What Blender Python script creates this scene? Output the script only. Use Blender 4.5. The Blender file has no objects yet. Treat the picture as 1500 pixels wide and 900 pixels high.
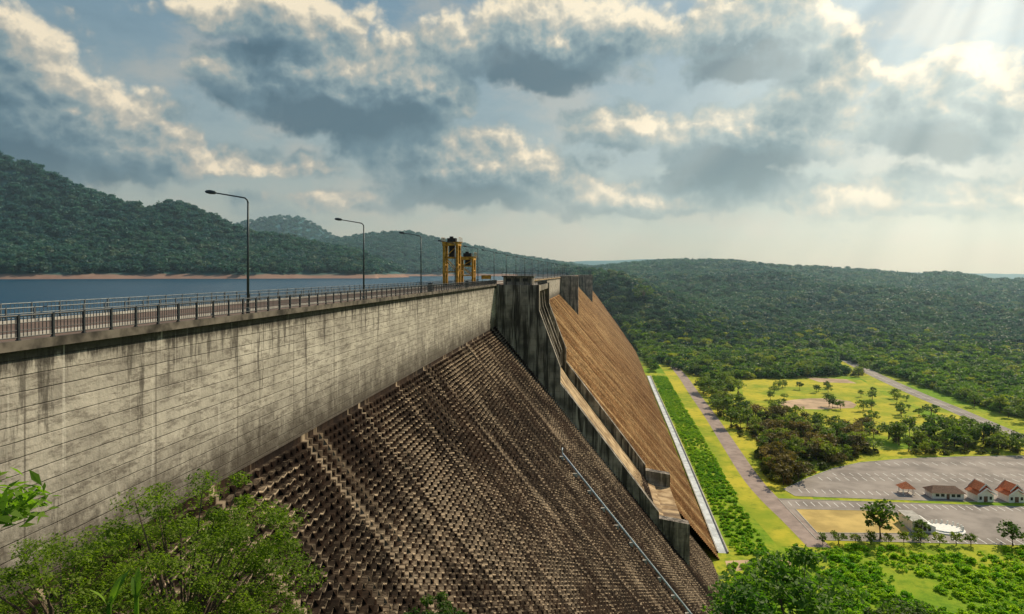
import bpy, math, random
import numpy as np
from mathutils import Vector
TH=math.atan(.115); ST,CT=math.sin(TH),math.cos(TH)
GZ=-95.0
rng=np.random.default_rng(7); random.seed(7)
scn=bpy.context.scene
col=scn.collection
scn.view_settings.view_transform='Standard'
try: scn.view_settings.look='None'
except Exception: pass
scn.view_settings.exposure=0
def W(px,d,z=0.0):
    r=(px-750)/1000.0*d
    return (r*CT-d*ST, r*ST+d*CT, z)
def G(px,py,z=GZ):
    d=-z/((py-400)/1000.0)
    x,y,_=W(px,d); return (x,y,z)
def bend(y): return 0.02*max(0.0,y-233.0)
# ------------------------------------------------------------ helpers
def link(o,parent=None):
    col.objects.link(o)
    if parent is not None: o.parent=parent
    return o
def tag(o,label=None,cat=None,kind=None,group=None):
    if label: o["label"]=label
    if cat: o["category"]=cat
    if kind: o["kind"]=kind
    if group: o["group"]=group
    return o
def npmesh(name,v,f,mat=None,smooth=False):
    v=np.asarray(v,dtype=np.float32); f=np.asarray(f,dtype=np.int32)
    me=bpy.data.meshes.new(name)
    k=f.shape[1]
    me.vertices.add(len(v)); me.vertices.foreach_set('co',v.ravel())
    me.loops.add(f.size); me.loops.foreach_set('vertex_index',f.ravel())
    me.polygons.add(len(f))
    me.polygons.foreach_set('loop_start',np.arange(0,f.size,k,dtype=np.int32))
    me.update(calc_edges=True)
    if smooth: me.polygons.foreach_set('use_smooth',np.ones(len(f),dtype=bool))
    if mat: me.materials.append(mat)
    return me
class MB:
    def __init__(s): s.v=[]; s.f=[]
    def add(s,v,f):
        n=len(s.v); s.v+=[tuple(p) for p in v]; s.f+=[tuple(i+n for i in q) for q in f]
    def box(s,x0,x1,y0,y1,z0,z1):
        s.add([(x0,y0,z0),(x1,y0,z0),(x1,y1,z0),(x0,y1,z0),(x0,y0,z1),(x1,y0,z1),(x1,y1,z1),(x0,y1,z1)],
              [(0,3,2,1),(4,5,6,7),(0,1,5,4),(1,2,6,5),(2,3,7,6),(3,0,4,7)])
    def tube(s,path,rad,n=8):
        path=[Vector(p) for p in path]
        if not hasattr(rad,'__len__'): rad=[rad]*len(path)
        rings=[]
        for i,p in enumerate(path):
            t=(path[min(i+1,len(path)-1)]-path[max(i-1,0)]).normalized()
            a=t.cross(Vector((0,0,1)))
            if a.length<.05: a=t.cross(Vector((0,1,0)))
            a.normalize(); b=t.cross(a)
            rings.append([p+(a*math.cos(2*math.pi*k/n)+b*math.sin(2*math.pi*k/n))*rad[i] for k in range(n)])
        v=[q for r in rings for q in r]; f=[]
        for i in range(len(path)-1):
            for k in range(n):
                f.append((i*n+k,i*n+(k+1)%n,(i+1)*n+(k+1)%n,(i+1)*n+k))
        f.append(tuple(range(n-1,-1,-1))); f.append(tuple((len(path)-1)*n+k for k in range(n)))
        s.add(v,f)
    def prism(s,prof,y0,y1):
        n=len(prof)
        v=[(x,y0,z) for x,z in prof]+[(x,y1,z) for x,z in prof]
        f=[(i,(i+1)%n,n+(i+1)%n,n+i) for i in range(n)]
        f.append(tuple(range(n-1,-1,-1))); f.append(tuple(range(n,2*n)))
        s.add(v,f)
    def mesh(s,name,mat,smooth=False,recalc=True):
        me=bpy.data.meshes.new(name); me.from_pydata(s.v,[],s.f); 
        if recalc:
            import bmesh
            bm=bmesh.new(); bm.from_mesh(me); bmesh.ops.recalc_face_normals(bm,faces=bm.faces); bm.to_mesh(me); bm.free()
        me.materials.append(mat)
        if smooth:
            for p in me.polygons: p.use_smooth=True
        return me
    def obj(s,name,mat,parent=None,smooth=False):
        return link(bpy.data.objects.new(name,s.mesh(name,mat,smooth)),parent)
def empty(name,loc=(0,0,0)):
    o=bpy.data.objects.new(name,None); o.location=loc; o.empty_display_size=.5
    return link(o)
# ------------------------------------------------------------ noise
def vn(x,y,s=0):
    xi=np.floor(x); yi=np.floor(y); fx=x-xi; fy=y-yi
    fx=fx*fx*(3-2*fx); fy=fy*fy*(3-2*fy)
    def h(a,b):
        q=np.sin(a*127.1+b*311.7+s*74.7)*43758.5453
        return q-np.floor(q)
    return (h(xi,yi)*(1-fx)+h(xi+1,yi)*fx)*(1-fy)+(h(xi,yi+1)*(1-fx)+h(xi+1,yi+1)*fx)*fy
def fbm(x,y,o=5,s=0):
    r=0;a=.5;t=0
    for i in range(o):
        r=r+a*vn(x*2**i,y*2**i,s+i); t+=a; a*=.5
    return r/t
# ------------------------------------------------------------ node helper
class NT:
    def __init__(s,nt): s.nt=nt; s.n=nt.nodes; s.l=nt.links
    def new(s,t,**k):
        n=s.n.new(t)
        for a,b in k.items(): setattr(n,a,b)
        return n
    def put(s,sock,v):
        if isinstance(v,bpy.types.NodeSocket): s.l.new(v,sock)
        else:
            if isinstance(v,(tuple,list)) and len(v)==3 and sock.type=='RGBA': v=(*v,1)
            sock.default_value=v
    def m(s,op,a,b=None,c=None,clamp=False):
        n=s.new('ShaderNodeMath',operation=op); n.use_clamp=clamp
        s.put(n.inputs[0],a)
        if b is not None: s.put(n.inputs[1],b)
        if c is not None: s.put(n.inputs[2],c)
        return n.outputs[0]
    def mix(s,f,a,b,mode='MIX'):
        n=s.new('ShaderNodeMix',data_type='RGBA',blend_type=mode)
        s.put(n.inputs[0],f); s.put(n.inputs[6],a); s.put(n.inputs[7],b); return n.outputs[2]
    def ss(s,v,a,b,lo=0.,hi=1.):
        n=s.new('ShaderNodeMapRange',interpolation_type='SMOOTHSTEP')
        s.put(n.inputs[0],v)
        for i,q in enumerate((a,b,lo,hi)): n.inputs[i+1].default_value=q
        return n.outputs[0]
    def xyz(s,x,y,z):
        n=s.new('ShaderNodeCombineXYZ'); s.put(n.inputs[0],x); s.put(n.inputs[1],y); s.put(n.inputs[2],z); return n.outputs[0]
    def noise(s,v,scale,det=4,rough=.55,dist=0,dim='3D'):
        n=s.new('ShaderNodeTexNoise'); n.noise_dimensions=dim; s.put(n.inputs['Vector'],v); n.inputs['Scale'].default_value=scale
        n.inputs['Detail'].default_value=det; n.inputs['Roughness'].default_value=rough; n.inputs['Distortion'].default_value=dist
        return n.outputs[0]
    def scl(s,v,sc):
        n=s.new('ShaderNodeVectorMath',operation='MULTIPLY'); s.put(n.inputs[0],v); n.inputs[1].default_value=sc; return n.outputs[0]
def newmat(name):
    m=bpy.data.materials.new(name); m.use_nodes=True; t=NT(m.node_tree)
    b=m.node_tree.nodes['Principled BSDF']; b.inputs['Roughness'].default_value=.85
    b.inputs['Specular IOR Level'].default_value=.25
    pos=t.new('ShaderNodeNewGeometry')
    return m,t,b,pos
def simple(name,c,rough=.7,var=.25,scale=1.5,metal=0):
    m,t,b,g=newmat(name)
    n=t.noise(g.outputs['Position'],scale,5)
    f=t.ss(n,.3,.7)
    t.put(b.inputs['Base Color'],t.mix(f,tuple(x*(1-var) for x in c),tuple(min(1,x*(1+var)) for x in c)))
    b.inputs['Roughness'].default_value=rough; b.inputs['Metallic'].default_value=metal
    return m
def bump(t,b,h,strength=.5,dist=.1):
    n=t.new('ShaderNodeBump'); n.inputs['Strength'].default_value=strength; n.inputs['Distance'].default_value=dist
    t.put(n.inputs['Height'],h); t.l.new(n.outputs[0],b.inputs['Normal'])
HAZE_TINT=(.07,.22,.30)  # aerial haze painted into base colours, bluer with distance from the origin
def paint_haze(t,g,c,k=.85):
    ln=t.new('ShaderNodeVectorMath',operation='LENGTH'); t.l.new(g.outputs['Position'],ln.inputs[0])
    return t.mix(t.m('MULTIPLY',t.m('SUBTRACT',1.0,t.m('EXPONENT',t.m('MULTIPLY',t.m('MAXIMUM',t.m('SUBTRACT',ln.outputs['Value'],700.0),0.0),-1/1700.0))),k),c,HAZE_TINT)
def foliage(name,dark,light,tr=.3,ns=.25,accent=None,haze=False,big=.9):
    m,t,b,g=newmat(name)
    oi=t.new('ShaderNodeObjectInfo')
    n=t.noise(g.outputs['Position'],ns,3)
    n2=t.noise(g.outputs['Position'],ns*.08,3)
    f=t.m('ADD',t.m('MULTIPLY',n,.6),t.m('MULTIPLY',oi.outputs['Random'],.45))
    f=t.m('ADD',f,t.m('MULTIPLY',t.m('SUBTRACT',n2,.5),big))
    c=t.mix(t.ss(f,.2,.85),dark,light)
    if accent:
        r2=t.m('FRACT',t.m('MULTIPLY',oi.outputs['Random'],17.3))
        c=t.mix(t.ss(r2,.78,.98),c,accent)
    if haze: c=paint_haze(t,g,c)
    t.put(b.inputs['Base Color'],c); b.inputs['Roughness'].default_value=.6
    tb=t.new('ShaderNodeBsdfTranslucent'); t.put(tb.inputs[0],t.mix(1.0,c,(1.3,1.5,.6),'MULTIPLY') if not haze else t.mix(1.0,c,(1.1,1.25,.9),'MULTIPLY'))
    ms=t.new('ShaderNodeMixShader'); ms.inputs[0].default_value=tr
    t.l.new(b.outputs[0],ms.inputs[1]); t.l.new(tb.outputs[0],ms.inputs[2])
    t.l.new(ms.outputs[0],t.n['Material Output'].inputs[0])
    return m
# ------------------------------------------------------------ materials
def mat_wall():
    m,t,b,g=newmat('weathered_concrete')
    sp=t.new('ShaderNodeSeparateXYZ'); t.l.new(g.outputs['Position'],sp.inputs[0])
    x,y,z=sp.outputs
    P=g.outputs['Position']
    base=t.mix(t.ss(t.noise(P,.35,5),.3,.7),(.30,.265,.225),(.54,.485,.41))
    row=t.m('FLOOR',t.m('DIVIDE',t.m('ADD',z,3.2),.75)); colm=t.m('FLOOR',t.m('DIVIDE',y,4.8))
    wn=t.new('ShaderNodeTexWhiteNoise'); t.put(wn.inputs['Vector'],t.xyz(row,colm,0))
    base=t.mix(.25,base,t.mix(wn.outputs[0],(.14,.13,.12),(.62,.57,.50)))
    wn2=t.new('ShaderNodeTexWhiteNoise'); t.put(wn2.inputs['Vector'],t.xyz(0,t.m('FLOOR',t.m('DIVIDE',y,9.6)),t.m('FLOOR',t.m('DIVIDE',z,2.25))))
    base=t.mix(.20,base,t.mix(wn2.outputs[0],(.17,.155,.14),(.58,.54,.48)))
    fr=t.m('FRACT',t.m('ADD',t.m('DIVIDE',t.m('ADD',z,3.2),.75),t.m('MULTIPLY',t.noise(P,1.2,4),.07)))
    ln=t.ss(t.m('ABSOLUTE',t.m('SUBTRACT',fr,.5)),.445,.495)
    bro=t.ss(t.noise(t.scl(P,(1,.35,1.5)),1.6,6,.78),.36,.58)
    base=t.mix(t.m('MULTIPLY',ln,t.m('MULTIPLY',bro,.85)),base,(.055,.047,.04))
    fj=t.m('FRACT',t.m('DIVIDE',y,9.6)); lj=t.ss(t.m('ABSOLUTE',t.m('SUBTRACT',fj,.5)),.490,.499)
    base=t.mix(t.m('MULTIPLY',lj,.7),base,(.08,.07,.06))
    fj=t.m('FRACT',t.m('DIVIDE',y,2.4)); lj=t.ss(t.m('ABSOLUTE',t.m('SUBTRACT',fj,.5)),.485,.499)
    base=t.mix(t.m('MULTIPLY',lj,.28),base,(.08,.07,.06))
    p2=t.noise(t.scl(P,(1,.45,2.0)),1.3,6,.78)
    base=t.mix(t.ss(p2,.48,.62,0,.65),base,(.12,.10,.085))
    s1=t.noise(t.scl(P,(1,1,.12)),.9,6,.75)
    top=t.ss(z,-9.5,-3.6)
    k=t.m('ADD',s1,t.m('MULTIPLY',top,.09))
    base=t.mix(t.m('MULTIPLY',t.ss(k,.58,.69),.75),base,(.05,.042,.036))
    tb_=t.m('ADD',t.m('MULTIPLY',t.m('ADD',z,3.7),.48),t.m('MULTIPLY',t.noise(t.scl(P,(1,1,.18)),1.8,5,.75),1.25))
    base=t.mix(t.m('MULTIPLY',t.ss(tb_,.16,.50),.88),base,(.035,.03,.026))
    s2=t.noise(t.scl(P,(1,1,.03)),1.8,3,.6)
    base=t.mix(t.m('MULTIPLY',t.ss(s2,.62,.70),.5),base,(.64,.59,.52))
    p1=t.noise(t.scl(P,(1,.6,1.4)),.22,6,.7)
    base=t.mix(t.m('MULTIPLY',t.ss(p1,.52,.66),.45),base,(.14,.12,.105))
    zz=t.m('ADD',z,t.m('MULTIPLY',t.m('SUBTRACT',t.noise(t.scl(P,(1,.7,.5)),.5,6,.78),.5),11))
    bot=t.ss(zz,-15.0,-9.4,1,0)
    base=t.mix(t.m('MULTIPLY',bot,.9),base,(.05,.038,.03))
    t.put(b.inputs['Base Color'],base)
    bump(t,b,t.m('SUBTRACT',t.noise(P,2.5,5),t.m('MULTIPLY',ln,.6)),.7,.1)
    return m
SH=.55
def mat_steps(name,far=False):
    m,t,b,g=newmat(name)
    sp=t.new('ShaderNodeSeparateXYZ'); t.l.new(g.outputs['Position'],sp.inputs[0]); x,y,z=sp.outputs
    ns=t.new('ShaderNodeSeparateXYZ'); t.l.new(g.outputs['True Normal'],ns.inputs[0])
    P=g.outputs['Position']
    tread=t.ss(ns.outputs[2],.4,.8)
    if far: dk,md,lt=(.11,.048,.016),(.38,.205,.085),(.70,.48,.23)  # far face has its own paler golden-brown palette
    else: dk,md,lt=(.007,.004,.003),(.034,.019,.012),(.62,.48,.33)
    n1=t.noise(P,.12,5,.6); n2=t.noise(t.scl(P,(1,1,.7)),1.6,5,.7)
    c=t.mix(t.ss(t.m('ADD',t.m('MULTIPLY',n1,.5),t.m('MULTIPLY',n2,.5)),.4,.62),dk,md)
    fr=t.m('FRACT',t.m('DIVIDE',t.m('SUBTRACT',-14.7,z),SH))
    lip=t.m('MULTIPLY',t.ss(fr,.12,.34,1,0),t.ss(z,-16.5,-15.6,1,0))
    n3=t.noise(t.scl(P,(1,1.3,1)),.9,6,.8)
    n4=t.noise(P,.045,4,.6)
    th=t.m('ADD',n3,t.m('MULTIPLY',t.m('SUBTRACT',n4,.5),.8))
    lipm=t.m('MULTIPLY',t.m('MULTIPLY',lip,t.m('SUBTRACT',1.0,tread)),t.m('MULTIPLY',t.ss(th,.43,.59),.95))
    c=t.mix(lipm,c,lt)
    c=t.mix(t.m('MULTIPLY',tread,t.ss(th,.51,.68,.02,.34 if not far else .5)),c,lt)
    if far:
        c=t.mix(t.m('MULTIPLY',t.ss(fr,.6,.95),t.m('SUBTRACT',.6,t.m('MULTIPLY',tread,.6))),c,dk)
        fy=t.m('FRACT',t.m('DIVIDE',t.m('ADD',y,t.m('MULTIPLY',n1,1.0)),22.0)); st=t.ss(t.m('ABSOLUTE',t.m('SUBTRACT',fy,.5)),.45,.485)
        c=t.mix(t.m('MULTIPLY',st,.8),c,lt)
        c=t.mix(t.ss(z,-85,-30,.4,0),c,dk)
    else:
        fy=t.m('FRACT',t.m('DIVIDE',t.m('ADD',y,t.m('MULTIPLY',n1,1.0)),15.0)); st=t.ss(t.m('ABSOLUTE',t.m('SUBTRACT',fy,.5)),.465,.495)
        c=t.mix(t.m('MULTIPLY',st,.45),c,lt)
    s=t.noise(t.xyz(t.m('MULTIPLY',x,.03),y,t.m('MULTIPLY',z,.03)),.35 if not far else .16,6,.75)
    c=t.mix(t.ss(s,.55,.66,0,.35 if not far else .6),c,lt)
    c=t.mix(t.ss(s,.38,.50,.8,0),c,dk)
    t.put(b.inputs['Base Color'],c); b.inputs['Roughness'].default_value=.9
    b.inputs['Specular IOR Level'].default_value=.08
    bump(t,b,n2,.6,.08)
    return m
M_wall=mat_wall(); M_step=mat_steps('stained_steps'); M_stepf=mat_steps('golden_steps',True)
def mat_dark_concrete():
    m,t,b,g=newmat('stained_concrete'); P=g.outputs['Position']
    sp=t.new('ShaderNodeSeparateXYZ'); t.l.new(P,sp.inputs[0]); z=sp.outputs[2]
    c=t.mix(t.ss(t.noise(P,.25,5),.35,.65),(.13,.115,.10),(.36,.31,.265))
    s=t.noise(t.scl(P,(1,1,.06)),.8,5,.65); c=t.mix(t.ss(s,.44,.59,0,.88),c,(.03,.026,.023))
    fr=t.m('FRACT',t.m('DIVIDE',z,1.8)); c=t.mix(t.m('MULTIPLY',t.ss(t.m('ABSOLUTE',t.m('SUBTRACT',fr,.5)),.46,.5),.5),c,(.04,.033,.028))
    s2=t.noise(t.scl(P,(1,1,.04)),1.6,3); c=t.mix(t.ss(s2,.58,.68,0,.65),c,(.55,.49,.42))
    t.put(b.inputs['Base Color'],c); bump(t,b,t.noise(P,1.5,5),.5,.1); return m
def mat_chute():
    m,t,b,g=newmat('chute_concrete'); P=g.outputs['Position']
    sp=t.new('ShaderNodeSeparateXYZ'); t.l.new(P,sp.inputs[0]); x,y,z=sp.outputs
    c=t.mix(t.ss(t.noise(P,.3,5),.35,.65),(.26,.165,.08),(.55,.40,.23))
    s=t.noise(t.xyz(t.m('MULTIPLY',x,.05),y,t.m('MULTIPLY',z,.05)),.5,5,.7); c=t.mix(t.ss(s,.46,.62,0,.75),c,(.08,.05,.035))
    t.put(b.inputs['Base Color'],c); bump(t,b,t.noise(P,1.5,5),.5,.1); return m
M_dark=mat_dark_concrete(); M_chute=mat_chute()
M_cope=simple('coping_concrete',(.10,.085,.07),.85,.7,.8)
M_deck=simple('deck_asphalt',(.14,.095,.075),.85,.2,.4)
M_rail=simple('painted_steel',(.03,.035,.04),.5,.3,2)
M_galv=simple('galvanised_steel',(.11,.13,.14),.5,.3,2,.2)
M_lamp=simple('lamp_post_paint',(.06,.075,.08),.5,.2,2,.3)
M_yel=simple('weathered_ochre_paint',(.42,.22,.03),.6,.5,1.5)
M_blk=simple('dark_machinery',(.03,.03,.03),.6,.3,2)
M_white=simple('white_paint',(.75,.74,.7),.6,.08,1)
M_orange=simple('orange_roof_tile',(.58,.18,.07),.7,.25,2)
M_brown=simple('brown_roof_tile',(.16,.09,.06),.8,.3,2)
M_glass=simple('dark_window',(.03,.035,.04),.2,.2,1)
M_bark=simple('bark',(.12,.085,.06),.9,.4,4)
M_asph=simple('pale_asphalt',(.28,.245,.22),.9,.25,.10)
M_path=simple('path_paving',(.32,.25,.22),.9,.2,.2)
M_kerb=simple('kerb_concrete',(.42,.40,.36),.9,.2,.6)
M_mark=simple('road_paint',(.80,.80,.77),.8,.1,1)
M_gut=simple('channel_concrete',(.55,.59,.61),.8,.25,.3)
M_sand=simple('bare_earth',(.48,.34,.22),.95,.3,.1)
def mat_mead():
    m,t,b,g=newmat('dry_meadow'); P=g.outputs['Position']
    c=t.mix(t.ss(t.noise(P,.035,5,.65),.36,.60),(.26,.33,.03),(.52,.46,.05))
    c=t.mix(t.ss(t.noise(P,.25,5,.7),.5,.68,0,.55),c,(.13,.21,.025))
    t.put(b.inputs['Base Color'],c); b.inputs['Roughness'].default_value=.95; b.inputs['Specular IOR Level'].default_value=.05; return m
M_mead=mat_mead()
M_plaza=simple('dry_lawn',(.52,.38,.13),.95,.25,.1)
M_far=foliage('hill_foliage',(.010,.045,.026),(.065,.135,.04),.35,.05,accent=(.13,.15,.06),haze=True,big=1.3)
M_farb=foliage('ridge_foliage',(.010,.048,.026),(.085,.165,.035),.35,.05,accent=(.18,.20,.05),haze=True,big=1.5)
M_val=foliage('valley_foliage',(.020,.080,.018),(.16,.26,.028),.4,.05,accent=(.32,.33,.05),big=1.5)
M_tree=foliage('tree_foliage',(.035,.09,.015),(.16,.23,.025),.4,.3)
M_treeY=foliage('yellow_green_foliage',(.09,.15,.02),(.28,.32,.035),.42,.3)
M_treeR=foliage('russet_foliage',(.08,.07,.02),(.24,.17,.05),.35,.3)
M_scrub=foliage('scrub_foliage',(.05,.08,.018),(.22,.22,.045),.35,.08,accent=(.24,.15,.05))
M_bush=foliage('bush_foliage',(.14,.34,.018),(.38,.52,.035),.5,.3)
M_fg=foliage('feathery_foliage',(.035,.085,.010),(.20,.28,.02),.5,1.2)
M_fg2=foliage('broad_leaf_foliage',(.055,.14,.014),(.22,.35,.03),.5,1.2)
# ------------------------------------------------------------ terrain
def ridge(pts,Zb,Wd,nz=.35,s=0,sub=16):
    P=np.array([[*W(p,d)[:2],(400-y)/1000*d-sub] for p,y,d in pts]); return dict(P=P,Zb=Zb,W=Wd,nz=nz,s=s)
R=[ridge([(-700,215,1900),(-350,205,1750),(-100,208,1700),(0,222,1700),(50,238,1700),(100,264,1650),(170,288,1620),(215,300,1600),(258,291,1620),(300,306,1600),(350,331,1600),(420,342,1600),(480,356,1600),(520,362,1650),(560,378,1650),(610,402,1650)],-40,520,.30,1),
   ridge([(250,360,3600),(320,335,3600),(360,321,3600),(410,312,3600),(440,315,3600),(465,328,3600),(500,350,3600),(560,380,3600)],-40,900,.15,2,20),
   ridge([(440,352,2700),(500,347,2700),(540,341,2700),(600,337,2700),(640,348,2700),(700,360,2700),(760,374,2700),(830,384,2700),(880,392,2700)],-40,800,.2,3,15),
   ridge([(600,370,5500),(760,386,5500),(860,379,5500),(960,377,5500),(1100,384,5500),(1300,396,5500),(1700,402,5500)],-90,1800,.1,4,14),
   ridge([(900,388,2600),(950,381,2300),(1000,379,2100),(1070,379,2000),(1120,386,2000),(1180,389,2000),(1250,392,2000),(1330,400,2000),(1390,397,1900),(1430,407,1900),(1500,407,1800),(1700,412,1800),(2000,412,1800)],-92,1050,.40,5,17),
   ridge([(760,376,2600),(820,388,1900),(862,392,1250),(898,391,1150),(930,412,1080),(965,443,980),(1000,476,880),(1030,515,800)],-95,260,.2,6,14),
   ridge([(1000,432,1500),(1080,420,1480),(1160,414,1500),(1240,428,1480),(1330,434,1400),(1420,420,1500),(1520,430,1450),(1700,428,1450)],-95,300,.3,8,14),
   ridge([(1090,450,1150),(1180,446,1180),(1300,462,1100),(1420,450,1150),(1560,458,1100)],-95,180,.3,9,10)]
def seg_h(x,y,r):
    P=r['P']; best=np.full(x.shape,1e9); H=np.zeros(x.shape)
    for a,b in zip(P[:-1],P[1:]):
        d=b[:2]-a[:2]; L=(d**2).sum()
        s=np.clip(((x-a[0])*d[0]+(y-a[1])*d[1])/L,0,1)
        q=np.hypot(x-a[0]-s*d[0],y-a[1]-s*d[1]); h=a[2]+s*(b[2]-a[2])
        k=q<best; best=np.where(k,q,best); H=np.where(k,h,H)
    return best,H
def terrain(x,y):
    x=np.asarray(x,float); y=np.asarray(y,float)
    rr=np.hypot(x,y)
    z=np.full(x.shape,GZ)
    z=z+np.clip((rr-1000)/800,0,1)*(fbm(x/300,y/300,4,11)*38-8)*(x>40)
    for r in R:
        q,H=seg_h(x,y,r)
        n=fbm(x/260,y/260,5,r['s']*10)-.5
        wv=r['W']*(1+.5*(fbm(x/420,y/420,3,r['s']*7)-.5))
        t=np.clip(1-q/wv,0,1)
        f=t**1.15
        edge=np.clip(q/60,0,1)
        h=r['Zb']+(H-r['Zb'])*f + n*r['nz']*(H-r['Zb'])*np.sin(np.pi*np.clip(t,0,1))*edge*1.4
        z=np.where(t>0,np.maximum(z,h),z)
    near=-2.2-.62*rr
    near=np.where(y<0,np.maximum(near,-2.2-.62*np.abs(x)-.1*np.abs(y)),near)
    near=near+ (fbm(x/9,y/9,3,3)-.5)*np.clip((rr-6)/20,0,1)*3
    near=np.where((x<-24)&(near>-16),-16-.05*rr,near)
    z=np.maximum(z,near)
    return z
az=np.concatenate([np.arange(-180,-56,4),np.arange(-56,44,.2),np.arange(44,180.1,4)])
rad=np.concatenate([[0.01,2,4],np.geomspace(6,12000,420)])
A,RR=np.meshgrid(np.radians(az),rad)
X=RR*np.sin(A); Y=RR*np.cos(A); Z=terrain(X,Y)
na=len(az); nr=len(rad)
idx=np.arange(na*nr).reshape(nr,na)
F=np.stack([idx[:-1,:-1],idx[:-1,1:],idx[1:,1:],idx[1:,:-1]],-1).reshape(-1,4)[:, ::-1]
def mat_ground():
    m,t,b,g=newmat('ground_cover'); P=g.outputs['Position']
    sp=t.new('ShaderNodeSeparateXYZ'); t.l.new(P,sp.inputs[0]); z=sp.outputs[2]
    c=t.mix(t.ss(t.noise(P,.02,5,.6),.4,.6),(.19,.32,.025),(.42,.43,.045))
    c=t.mix(t.ss(t.noise(P,.35,4,.7),.45,.65,0,.6),c,(.10,.21,.02))
    c=t.mix(t.ss(t.noise(P,.008,3),.62,.7,0,.5),c,(.38,.28,.14))
    ln=t.new('ShaderNodeVectorMath',operation='LENGTH'); t.l.new(P,ln.inputs[0])
    c=t.mix(t.ss(ln.outputs['Value'],680,800,0,.85),c,(.04,.09,.02))
    hill=t.ss(z,-80,-70)
    c=t.mix(hill,c,(.03,.06,.02))
    c=paint_haze(t,g,c)
    bank=t.m('MULTIPLY',t.ss(z,-14,-11),t.ss(t.m('ADD',z,t.m('MULTIPLY',t.noise(P,.02,4),10)),0,4,1,0))
    xx=t.ss(sp.outputs[0],-60,-40,1,0)
    c=t.mix(t.m('MULTIPLY',bank,xx),c,t.mix(t.noise(P,.05,4),(.20,.11,.085),(.34,.24,.19)))
    t.put(b.inputs['Base Color'],c); b.inputs['Roughness'].default_value=1; b.inputs['Specular IOR Level'].default_value=.05
    return m
M_ground=mat_ground()
gr=link(bpy.data.objects.new('ground',npmesh('ground',np.stack([X,Y,Z],-1).reshape(-1,3),F,M_ground,True)))
tag(gr,kind='structure',label='grassy valley floor rising to wooded hills')
def mat_water():
    m,t,b,g=newmat('lake_water'); P=g.outputs['Position']
    b.inputs['Base Color'].default_value=(.002,.05,.11,1); b.inputs['Roughness'].default_value=.25
    b.inputs['Specular IOR Level'].default_value=.10
    bump(t,b,t.noise(t.scl(P,(1,.6,1)),.35,4,.6),.5,.8); return m
wp=[(-38.6,-300),(-38.6,233),(-38.6+19,1183)]+[(p[0],p[1]) for p in R[5]['P'][[2,1,0]]]+[(-400,4500),(-6000,4500),(-6000,-300)]
wme=bpy.data.meshes.new('water'); wme.from_pydata([(x,y,-10.5) for x,y in wp],[],[tuple(range(len(wp)))]); wme.materials.append(mat_water())
wo=link(bpy.data.objects.new('water',wme)); tag(wo,kind='structure',label='calm dark blue reservoir water')
# ------------------------------------------------------------ dam
dam=empty('dam',(0,0,0)); tag(dam,label='long stepped concrete gravity dam with stained vertical crest wall',cat='dam')
def step_mesh(name,ys,mat,amp,slope=.82,rj=.25):
    n=int(round((95-14.7)/SH))+1
    ny=len(ys); V=np.zeros((2*n+1,ny,3)); 
    be=np.array([bend(y) for y in ys])
    nb=(ny+1)//2
    colj=rng.uniform(-1,1,nb)*amp*.25
    for i in range(n+1):
        zt=-14.7-SH*i
        xb=-25.94+slope*SH*i
        j=colj+rng.uniform(-1,1,nb)*amp*rj
        saw=np.tile([1.0,-1.0],nb)[:ny]*amp
        off=np.repeat(j,2)[:ny]+saw
        if i==0: off=off*0+.0
        V[2*i,:,0]=xb+off+be; V[2*i,:,1]=ys; V[2*i,:,2]=zt+ (rng.uniform(-1,1,ny)*amp*.15 if i else 0)
        if 2*i+1<2*n+1:
            V[2*i+1,:,0]=xb+off*.95+be; V[2*i+1,:,1]=ys; V[2*i+1,:,2]=zt-SH
    id_=np.arange((2*n+1)*ny).reshape(2*n+1,ny)
    f=np.stack([id_[:-1,:-1],id_[1:,:-1],id_[1:,1:],id_[:-1,1:]],-1).reshape(-1,4)
    me=npmesh(name,V.reshape(-1,3),f,mat)
    return link(bpy.data.objects.new(name,me),dam)
def pairs(y0,y1,w):
    o=[];y=y0
    while y<y1: o+=[y,min(y+w-.03,y1)]; y+=w
    return np.array(o)
SF=.855
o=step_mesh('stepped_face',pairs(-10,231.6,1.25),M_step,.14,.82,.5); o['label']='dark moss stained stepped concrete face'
o=step_mesh('stepped_face',pairs(232,1180,3.5),M_stepf,.15,SF,.2); o['label']='golden brown stepped concrete face'
def swept(name,prof,ys,mat,parent=dam):
    n=len(prof); v=[];f=[]
    for y in ys:
        v+=[(x+bend(y),y,z) for x,z in prof]
    for i in range(len(ys)-1):
        for k in range(n): f.append((i*n+k,i*n+(k+1)%n,(i+1)*n+(k+1)%n,(i+1)*n+k))
    f.append(tuple(range(n))); f.append(tuple((len(ys)-1)*n+k for k in range(n)))
    b=MB(); b.add(v,f); return b.obj(name,mat,parent)
ysF=[233]+list(range(260,1190,40))
swept('crest_wall',[(-26,-3.46),(-26,-15.3),(-27,-16),(-38.4,-95),(-38.4,-3.46)],[-10,232.9],M_wall)
swept('crest_wall',[(-26,-3.46),(-26,-15.3),(-27,-16),(-38.4,-95),(-38.4,-3.46)],ysF,M_wall)
swept('crest_deck',[(-25.7,-3.2),(-25.7,-3.45),(-38.7,-3.45),(-38.7,-3.2)],[-10,233]+ysF[1:],M_deck)
swept('coping',[(-25.5,-3.05),(-25.5,-3.5),(-25.69,-3.5),(-25.69,-3.05)],[-10,186.5],M_cope)
swept('coping',[(-25.5,-3.05),(-25.5,-3.5),(-25.69,-3.5),(-25.69,-3.05)],[234.8]+ysF[1:],M_chute)
swept('walkway_kerb',[(-28.0,-3.0),(-28.0,-3.19),(-28.25,-3.19),(-28.25,-3.0)],[-10,233]+ysF[1:],M_kerb)
swept('walkway_kerb',[(-36.2,-3.0),(-36.2,-3.19),(-36.45,-3.19),(-36.45,-3.0)],[-10,233]+ysF[1:],M_kerb)
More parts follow.
